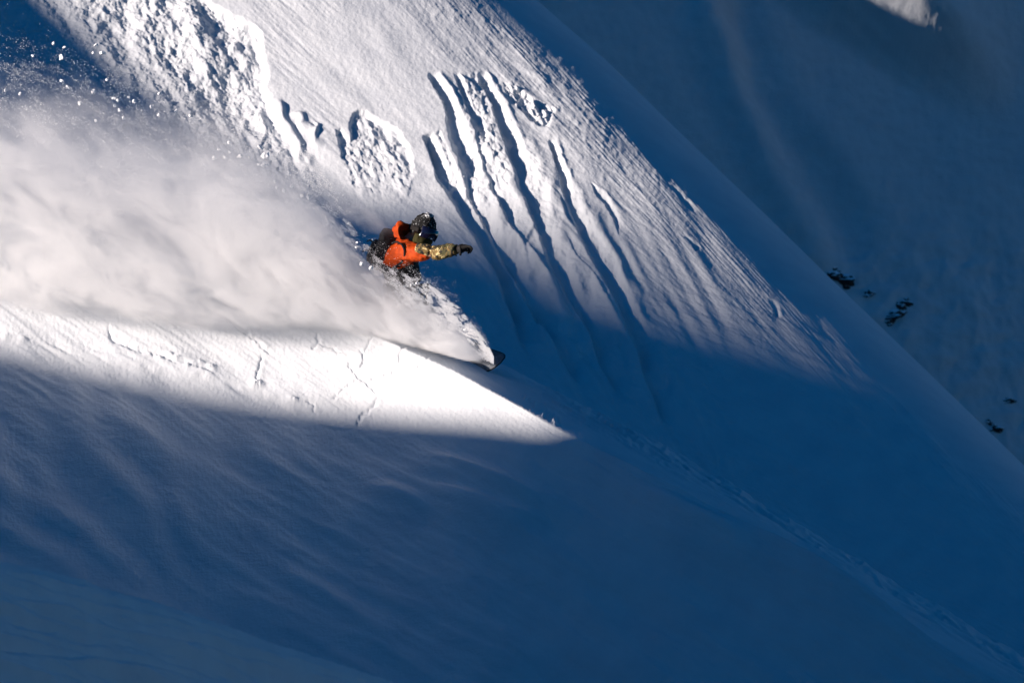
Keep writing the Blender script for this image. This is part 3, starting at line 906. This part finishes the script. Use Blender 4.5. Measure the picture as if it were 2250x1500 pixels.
def edge_mesh():
    hl = blen / 2; pts = []
    n = 70
    for side in (1, -1):
        for i in (range(n + 1) if side == 1 else range(n, -1, -1)):
            x = -hl + 2 * hl * i / n
            tip = max(0, abs(x) / hl - 0.74) / 0.26
            wd = (0.140 - 0.016 * (1 - (x / hl) ** 2)) * math.sqrt(max(0.0004, 1 - tip ** 2.4))
            pts.append(bx * x + by * wd * side + bn * (0.045 * tip ** 2 + 0.0045))
    bm = bmesh.new(); rings = []
    N = len(pts)
    for k in range(N):
        d = (pts[(k + 1) % N] - pts[k - 1]).normalized(); a = d.cross(bn).normalized(); b = d.cross(a)
        rings.append([bm.verts.new(pts[k] + (a * math.cos(t) + b * math.sin(t)) * 0.0075) for t in (0, 1.57, 3.14, 4.71)])
    for k in range(N):
        for j in range(4): bm.faces.new((rings[k][j], rings[(k + 1) % N][j], rings[(k + 1) % N][(j + 1) % 4], rings[k][(j + 1) % 4]))
    me = bpy.data.meshes.new('edge'); bm.to_mesh(me); bm.free(); return smooth_me(me)
link('edge', edge_mesh(), M_edge, sbd)
for s in (0.27, -0.25):
    bm = bmesh.new(); bmesh.ops.create_cube(bm, size=1)
    for v in bm.verts: v.co = bx * (s + v.co.x * 0.15) + by * (v.co.y * 0.26) + bn * (0.022 + v.co.z * 0.02)
    bmesh.ops.bevel(bm, geom=bm.edges[:], offset=0.006, segments=2)
    me = bpy.data.meshes.new('binding'); bm.to_mesh(me); bm.free(); link('binding', me, M_boot, sbd)

# ------------------------------------------------------------------ rocks on the far slope
M_rock, _n, _l, _b = new_mat('dark_rock')
_b.inputs['Roughness'].default_value = 0.9
_tc = _n.new('ShaderNodeTexCoord'); _nz = _n.new('ShaderNodeTexNoise'); _nz.inputs['Scale'].default_value = 6; _nz.inputs['Detail'].default_value = 6
_l.new(_tc.outputs['Object'], _nz.inputs['Vector'])
_cr = _n.new('ShaderNodeValToRGB'); _cr.color_ramp.elements[0].color = (0.012, 0.010, 0.010, 1); _cr.color_ramp.elements[1].color = (0.07, 0.05, 0.045, 1)
_l.new(_nz.outputs[0], _cr.inputs[0])
_ge = _n.new('ShaderNodeNewGeometry'); _sx = _n.new('ShaderNodeSeparateXYZ'); _l.new(_ge.outputs['Normal'], _sx.inputs[0])
_mr = _n.new('ShaderNodeMapRange'); _mr.inputs[1].default_value = 0.45; _mr.inputs[2].default_value = 0.70
_ad = _n.new('ShaderNodeMath'); _ad.operation = 'MULTIPLY_ADD'; _ad.inputs[1].default_value = 0.5; _ad.inputs[2].default_value = -0.25
_l.new(_nz.outputs[0], _ad.inputs[0]); _a2 = _n.new('ShaderNodeMath'); _l.new(_ad.outputs[0], _a2.inputs[0]); _l.new(_sx.outputs[2], _a2.inputs[1]); _l.new(_a2.outputs[0], _mr.inputs[0])
_mx = _n.new('ShaderNodeMixRGB'); _mx.inputs[2].default_value = (0.80, 0.84, 0.88, 1)
_l.new(_mr.outputs[0], _mx.inputs[0]); _l.new(_cr.outputs[0], _mx.inputs[1]); _l.new(_mx.outputs[0], _b.inputs['Base Color'])
dgb = bpy.context.evaluated_depsgraph_get()
ROCKS = [(1826, 606, 26, 12, 'craggy dark rock half hidden behind the snow ridge, left end of the rock band'),
         (1856, 620, 28, 13, 'blocky dark rock just right of the rock at the ridge edge'),
         (1834, 598, 12, 8, 'small dark rock tip above the gap of the two leftmost rocks'),
         (1905, 646, 20, 7, 'thin dark rock nearly buried between the two main rock groups'),
         (1992, 663, 20, 10, 'upper rock of the middle rock group on the far slope'),
         (1976, 674, 16, 8, 'small rock under the upper rock of the middle group'),
         (1962, 694, 34, 11, 'widest dark rock in the middle group on the far slope'),
         (1951, 711, 15, 9, 'lowest small rock of the middle rock group on the far slope'),
         (2171, 928, 12, 8, 'upper of two touching dark rocks near the right edge of the picture'),
         (2187, 942, 18, 8, 'lower reddish black rock of the touching pair near the right edge'),
         (2214, 880, 20, 6, 'thin flat rock alone above the touching pair near the right edge')]
from mathutils.bvhtree import BVHTree
bvh_back = BVHTree.FromObject(back, dgb)
bvh_near = BVHTree.FromObject(near, dgb)
bvh_face = BVHTree.FromObject(face, dgb)
def hit(bvh, px, py):
    d = Vector(((px - 1125) / K, 1.0, (750 - py) / K)).normalized()
    return bvh.ray_cast(Vector((0, 0, 0)), d)[0]
for k, (a, b, rw, rh, lab) in enumerate(ROCKS):
    p = hit(bvh_back, a, b)
    s = p.y / K
    me = lump('rock', 100 + k, 0.5, 3, (rw * s, rw * s * 0.9, rh * s * 1.3))
    o = link('rock', me, M_rock, None, lab, 'rock', 'rocks on the far slope')
    o.location = p + Vector((0, 0.05, 0)); o.rotation_euler = (0, math.radians(random.uniform(-8, 25)), 0)

# ------------------------------------------------------------------ powder spray: a lit cloud of snow dust
TOP = [(1125, 850), (1092, 800), (1074, 764), (1035, 718), (1000, 678), (930, 634), (880, 610), (830, 580), (790, 545), (755, 495), (722, 432), (690, 385), (640, 345), (580, 300), (520, 255), (470, 225), (400, 225), (300, 205), (200, 185), (120, 155), (0, 120), (-200, 55), (-500, -40)]
YS = 101.0
SX = lambda a: (a - 1125) / K * YS
SZ = lambda b: (750 - b) / K * YS
top_w = sorted([(SX(a), SZ(b)) for a, b in TOP])
BOT = [(-700, 420), (-300, 520), (0, 590), (200, 620), (400, 642), (600, 662), (700, 684), (800, 724), (900, 752), (960, 768), (1040, 792), (1100, 812), (1200, 860)]
bot_w = sorted([(SX(a), SZ(b)) for a, b in BOT])
XMIN, XMAX = SX(-330), SX(1130)
ZMIN, ZMAX = SZ(870), SZ(40)
YMIN, YMAX = 98.2, 106.6

class GN:
    def __init__(self, tree): self.t = tree; self.n = tree.nodes; self.l = tree.links
    def m(self, op, a, b=None, c=None, clamp=False):
        nd = self.n.new('ShaderNodeMath'); nd.operation = op; nd.use_clamp = clamp
        for i, v in enumerate((a, b, c)):
            if v is None: continue
            if isinstance(v, (int, float)): nd.inputs[i].default_value = v
            else: self.l.new(v, nd.inputs[i])
        return nd.outputs[0]
    def rng(self, v, a, b, c=0.0, d=1.0, smoothstep=True):
        nd = self.n.new('ShaderNodeMapRange'); nd.interpolation_type = 'SMOOTHSTEP' if smoothstep else 'LINEAR'
        self.l.new(v, nd.inputs[0])
        for i, q in enumerate((a, b, c, d)): nd.inputs[i + 1].default_value = q
        return nd.outputs[0]
    def curve(self, v, pts):
        x0, x1 = pts[0][0], pts[-1][0]; ys = [p[1] for p in pts]; y0, y1 = min(ys), max(ys)
        u = self.rng(v, x0, x1, 0, 1, False)
        nd = self.n.new('ShaderNodeFloatCurve'); self.l.new(u, nd.inputs['Value'])
        cu = nd.mapping.curves[0]
        nn = [((p[0] - x0) / (x1 - x0), (p[1] - y0) / (y1 - y0)) for p in pts]
        while len(cu.points) < len(nn): cu.points.new(0.5, 0.5)
        for cp, q in zip(cu.points, nn): cp.location = q; cp.handle_type = 'AUTO'
        nd.mapping.update()
        return self.m('MULTIPLY_ADD', nd.outputs[0], y1 - y0, y0)
    def noise(self, vec, scale, detail=4, rough=0.55, dist=0.0):
        nd = self.n.new('ShaderNodeTexNoise'); nd.inputs['Scale'].default_value = scale; nd.inputs['Detail'].default_value = detail
        nd.inputs['Roughness'].default_value = rough; nd.inputs['Distortion'].default_value = dist
        self.l.new(vec, nd.inputs['Vector']); return nd

def spray_volume():
    nt = bpy.data.node_groups.new('spray', 'GeometryNodeTree')
    nt.interface.new_socket('Geometry', in_out='OUTPUT', socket_type='NodeSocketGeometry')
    g = GN(nt)
    pos = g.n.new('GeometryNodeInputPosition').outputs[0]
    # rotate to flow direction (up to the left), stretch, and warp
    vr = g.n.new('ShaderNodeVectorRotate'); vr.rotation_type = 'Y_AXIS'; vr.inputs['Angle'].default_value = math.radians(-32)
    g.l.new(pos, vr.inputs['Vector'])
    vm = g.n.new('ShaderNodeVectorMath'); vm.operation = 'MULTIPLY'; vm.inputs[1].default_value = (0.48, 0.16, 1.0); g.l.new(vr.outputs[0], vm.inputs[0])
    wrp = g.noise(vm.outputs[0], 1.6, 3, 0.5)
    wsub = g.n.new('ShaderNodeVectorMath'); wsub.operation = 'SUBTRACT'; g.l.new(wrp.outputs['Color'], wsub.inputs[0]); wsub.inputs[1].default_value = (.5, .5, .5)
    wsc = g.n.new('ShaderNodeVectorMath'); wsc.operation = 'SCALE'; wsc.inputs['Scale'].default_value = 0.75; g.l.new(wsub.outputs[0], wsc.inputs[0])
    wad = g.n.new('ShaderNodeVectorMath'); g.l.new(vm.outputs[0], wad.inputs[0]); g.l.new(wsc.outputs[0], wad.inputs[1])
    n_big = g.noise(wad.outputs[0], 2.2, 3, 0.5).outputs[0]
    n_fine = g.noise(wad.outputs[0], 7.5, 6, 0.66, 0.4).outputs[0]
    sp = g.n.new('ShaderNodeSeparateXYZ'); g.l.new(pos, sp.inputs[0])
    X, Y, Z = sp.outputs
    zt = g.curve(X, top_w); zb = g.curve(X, bot_w)
    eta = g.m('DIVIDE', g.m('SUBTRACT', Z, zb), g.m('MAXIMUM', g.m('SUBTRACT', zt, zb), 0.03))
    big = g.m('SUBTRACT', n_big, 0.5); fine = g.m('SUBTRACT', n_fine, 0.5)
    # ragged top edge
    tiny = g.m('SUBTRACT', g.noise(wad.outputs[0], 17.0, 4, 0.65, 0.4).outputs[0], 0.5)
    left = g.rng(X, SX(1050), SX(250))                                # 0 at the board, 1 far left
    nsum = g.m('ADD', g.m('ADD', g.m('MULTIPLY', big, 1.5), g.m('MULTIPLY', fine, 1.05)), g.m('MULTIPLY', tiny, 0.55))
    e2 = g.m('ADD', eta, g.m('MULTIPLY', nsum, g.m('MULTIPLY_ADD', left, 0.2, 0.8)))
    lin = g.m('SUBTRACT', 1.0, e2, None, True)
    soft = g.m('POWER', lin, 1.8); crisp = g.rng(lin, 0.0, 0.75)
    shp = g.m('ADD', crisp, g.m('MULTIPLY', left, g.m('SUBTRACT', soft, crisp)))
    shp = g.m('MULTIPLY', shp, g.rng(eta, 1.35, 1.0))
    shp = g.m('MULTIPLY', shp, g.rng(g.m('MULTIPLY_ADD', g.rng(X, SX(900), SX(550)), 0.13, eta), -0.07, 0.05))
    # thickness round the crest line
    yc = g.curve(X, [(float(q_), float(crest_y(q_)) + 0.25 + 0.20 * float(smooth(-1.6, -3.2, q_))) for q_ in np.linspace(-6.5, 0.6, 12)])
    th = g.m('MULTIPLY_ADD', left, 0.75, 0.34)
    q = g.m('DIVIDE', g.m('ADD', g.m('SUBTRACT', Y, yc), g.m('MULTIPLY', big, -0.8)), th)
    dep = g.m('EXPONENT', g.m('MULTIPLY', g.m('MULTIPLY', q, q), -1.0))
    wis = g.m('MULTIPLY', g.rng(n_fine, 0.36, 0.66, 0.30, 1.65), g.rng(tiny, -0.16, 0.16, 0.55, 1.45))
    wb = g.rng(n_big, 0.36, 0.64, 0.15, 1.6)
    amt = g.m('MULTIPLY_ADD', left, -3.5, 14.0)
    den = g.m('MULTIPLY', g.m('MULTIPLY', g.m('MULTIPLY', shp, dep), g.m('MULTIPLY', wis, wb)), amt)
    den = g.m('MULTIPLY', den, g.rng(g.m('ADD', X, g.m('MULTIPLY', fine, 0.9)), SX(1080), SX(985)))
    den = g.m('MULTIPLY', den, g.rng(X, XMIN, XMIN + 0.5))
    den = g.m('MAXIMUM', g.m('SUBTRACT', den, 0.02), 0.0)
    # a thin veil streaming off the rider's shoulders
    dx = g.m('SUBTRACT', X, SX(795)); dz = g.m('SUBTRACT', Z, SZ(478))
    ca, sa = math.cos(math.radians(-26)), math.sin(math.radians(-26))
    ua = g.m('DIVIDE', g.m('ADD', g.m('MULTIPLY', dx, ca), g.m('MULTIPLY', dz, sa)), 0.30)
    ub = g.m('DIVIDE', g.m('SUBTRACT', g.m('MULTIPLY', dz, ca), g.m('MULTIPLY', dx, sa)), 0.085)
    uc = g.m('DIVIDE', g.m('SUBTRACT', Y, 101.2), 0.22)
    r2 = g.m('ADD', g.m('ADD', g.m('MULTIPLY', ua, ua), g.m('MULTIPLY', ub, ub)), g.m('MULTIPLY', uc, uc))
    veil = g.m('MULTIPLY', g.m('MULTIPLY', g.m('EXPONENT', g.m('MULTIPLY', r2, -1.0)), wis), 1.5)
    den = g.m('ADD', den, g.m('MAXIMUM', g.m('SUBTRACT', veil, 0.12), 0.0))
    vc = g.n.new('GeometryNodeVolumeCube')
    g.l.new(den, vc.inputs['Density'])
    vc.inputs['Min'].default_value = (XMIN, YMIN, ZMIN); vc.inputs['Max'].default_value = (XMAX, YMAX, ZMAX)
    VX = 0.017
    vc.inputs['Resolution X'].default_value = int((XMAX - XMIN) / VX)
    vc.inputs['Resolution Y'].default_value = int((YMAX - YMIN) / 0.045)
    vc.inputs['Resolution Z'].default_value = int((ZMAX - ZMIN) / VX)
    sm = g.n.new('GeometryNodeSetMaterial'); g.l.new(vc.outputs[0], sm.inputs[0])
    m = bpy.data.materials.new('snow_dust'); m.use_nodes = True
    n = m.node_tree.nodes; l = m.node_tree.links
    n.remove(n['Principled BSDF'])
    pv = n.new('ShaderNodeVolumePrincipled'); pv.inputs['Color'].default_value = (1.0, 1.0, 1.0, 1); pv.inputs['Density'].default_value = 1.0
    pv.inputs['Anisotropy'].default_value = 0.0
    l.new(pv.outputs[0], n['Material Output'].inputs['Volume'])
    sm.inputs['Material'].default_value = m
    go = g.n.new('NodeGroupOutput'); g.l.new(sm.outputs[0], go.inputs[0])
    vo = bpy.data.volumes.new('powder_spray')
    o = bpy.data.objects.new('powder_spray', vo); COL.objects.link(o)
    vo.materials.append(m)
    md = o.modifiers.new('spray', 'NODES'); md.node_group = nt
    o['kind'] = 'stuff'; o['label'] = 'big sunlit cloud of powder snow thrown up behind the snowboarder'; o['category'] = 'snow spray'
    return o
spray = spray_volume()

# loose grains in and above the cloud: thousands of specks, one object
def spray_grains():
    N = 200000
    r = np.random.default_rng(21)
    px = np.concatenate([r.uniform(-60, 1085, N), 1085 - 480 * r.beta(1.1, 2.2, N)])
    tp = pl(sorted(TOP), px); bt = pl(BOT, px) - 5
    e = np.concatenate([r.beta(2.0, 1.6, N) * 1.12, r.beta(3.0, 1.2, N) * 1.15])
    e = e + np.where(r.random(2 * N) < 0.12, r.exponential(0.10, 2 * N), 0)
    py = bt + (tp - bt) * e
    X0 = (px - 1125) / K * 101
    left = smooth(1050, 250, px)
    yc = crest_y(X0) + 0.2
    Y = yc + r.normal(0, 1, 2 * N) * (0.22 + 0.5 * left)
    P = np.stack([(px - 1125) / K * Y, Y, (750 - py) / K * Y], 1)
    clump = np.maximum(aniso(px, py, 32, 90, 26, 5, 3.0, 0.6), 0.7 * aniso(px, py, 40, 40, 16, 4, 8.0, 0.6)) + 0.02
    rad = np.exp(r.normal(math.log(0.0011), 0.45, 2 * N))
    keep = r.random(2 * N) < np.clip(0.06 + 1.5 * clump, 0.02, 1)
    big = r.random(2 * N) < 0.022
    rad = np.where(big, r.uniform(0.002, 0.0045, 2 * N), np.minimum(rad, 0.003))
    P = P[keep]; rad = rad[keep]
    me = bpy.data.meshes.new('snow_grains'); me.vertices.add(len(P)); me.vertices.foreach_set('co', P.reshape(-1).astype(np.float32))
    at = me.attributes.new('rad', 'FLOAT', 'POINT'); at.data.foreach_set('value', rad.astype(np.float32))
    nt = bpy.data.node_groups.new('grains', 'GeometryNodeTree')
    nt.interface.new_socket('Geometry', in_out='INPUT', socket_type='NodeSocketGeometry')
    nt.interface.new_socket('Geometry', in_out='OUTPUT', socket_type='NodeSocketGeometry')
    gi = nt.nodes.new('NodeGroupInput'); go = nt.nodes.new('NodeGroupOutput')
    mp = nt.nodes.new('GeometryNodeMeshToPoints'); na = nt.nodes.new('GeometryNodeInputNamedAttribute'); na.data_type = 'FLOAT'; na.inputs[0].default_value = 'rad'
    sm = nt.nodes.new('GeometryNodeSetMaterial'); sm.inputs['Material'].default_value = M_flake
    nt.links.new(gi.outputs[0], mp.inputs[0]); nt.links.new(na.outputs[0], mp.inputs['Radius']); nt.links.new(mp.outputs[0], sm.inputs[0]); nt.links.new(sm.outputs[0], go.inputs[0])
    o = link('snow_grains', me, M_flake, None, 'fine white snow grains flying in the powder spray', 'snow grains', None, 'stuff')
    md = o.modifiers.new('grains', 'NODES'); md.node_group = nt
M_flake, _n, _l, _b = new_mat('flying_snow')
_b.inputs['Base Color'].default_value = (0.93, 0.94, 0.95, 1); _b.inputs['Roughness'].default_value = 0.7
spray_grains()

# single clumps that can be picked out
CH_UP = [(134, 127, 6.5), (225, 117, 6.5), (211, 100, 6), (205, 117, 5), (72, 123, 4), (117, 96, 4), (141, 104, 4), (136, 178, 4.5), (148, 190, 4), (205, 201, 6.5), (175, 228, 6.5), (235, 176, 4),
         (251, 216, 5), (283, 214, 4.5), (259, 221, 4), (295, 223, 4.5), (252, 233, 5), (263, 242, 5.5), (271, 259, 5.5), (11, 199, 4.5), (44, 206, 4.5), (350, 206, 4), (349, 253, 4.5), (386, 245, 4.5), (418, 255, 5), (331, 235, 3.5), (211, 265, 3.5)]
CH_RIGHT = [(583, 344, 11), (572, 324, 7), (635, 382, 7.5), (624, 418, 6.5), (471, 348, 6), (495, 346, 5), (503, 313, 4.5), (481, 328, 4), (568, 362, 4.5), (578, 363, 5), (585, 362, 4.5), (604, 399, 4.5),
            (527, 343, 6), (548, 346, 4), (608, 412, 4), (516, 435, 4.5), (678, 434, 7), (663, 430, 5), (641, 410, 4), (505, 334, 4)]
CH_RIDER = [(794, 580, 5.5), (816, 589, 5.5), (915, 622, 4), (940, 620, 3), (1034, 732, 5.5), (1022, 725, 4.5), (990, 676, 3.5), (994, 683, 3.5), (998, 704, 3.5), (785, 533, 3.5), (782, 543, 3.5), (903, 626, 3), (980, 690, 5), (1012, 726, 4)]
kk = 0
for lst, lab, grp, yy in ((CH_UP, 'small white snow clump flying above the left end of the spray', 'snow clumps above the left end of the spray', 103.6),
                          (CH_RIGHT, 'white snow clump flying along the upper right edge of the spray, left of the rider', 'snow clumps left of the rider', 102.2),
                          (CH_RIDER, 'tiny white snow clump flying close to the rider and board', 'snow clumps close to the rider', 100.6)):
    for (a, b, r_) in lst:
        own = {(583, 344): 'largest angular white snow clump in the air, upper right of the spray', (572, 324): 'elongated snow clump just above the largest angular clump in the air',
               (635, 382): 'rounded snow clump below right of the largest angular clump', (134, 127): 'round white snow clump leading the upper left group of flying clumps',
               (225, 117): 'large white snow clump at the right of the upper left group', (1034, 732): 'round white snow clump flying just above the board nose',
               (678, 434): 'lowest bright snow clump at the right tip of the flying clumps left of the rider'}.get((a, b), lab)
        y = yy + random.uniform(-.25, .25)
        me = lump('snow_clump', 500 + kk, 0.45, 2, (random.uniform(.65, 1), random.uniform(.65, 1), random.uniform(.55, 1)))
        o = link('snow_clump', me, M_flake, None, own, 'snow clump', grp)
        o.location = W(a, b, y); s_ = r_ * 1.1 * y / K
        o.scale = (s_, s_, s_); o.rotation_euler = (random.uniform(0, 6), random.uniform(0, 6), random.uniform(0, 6))
        kk += 1
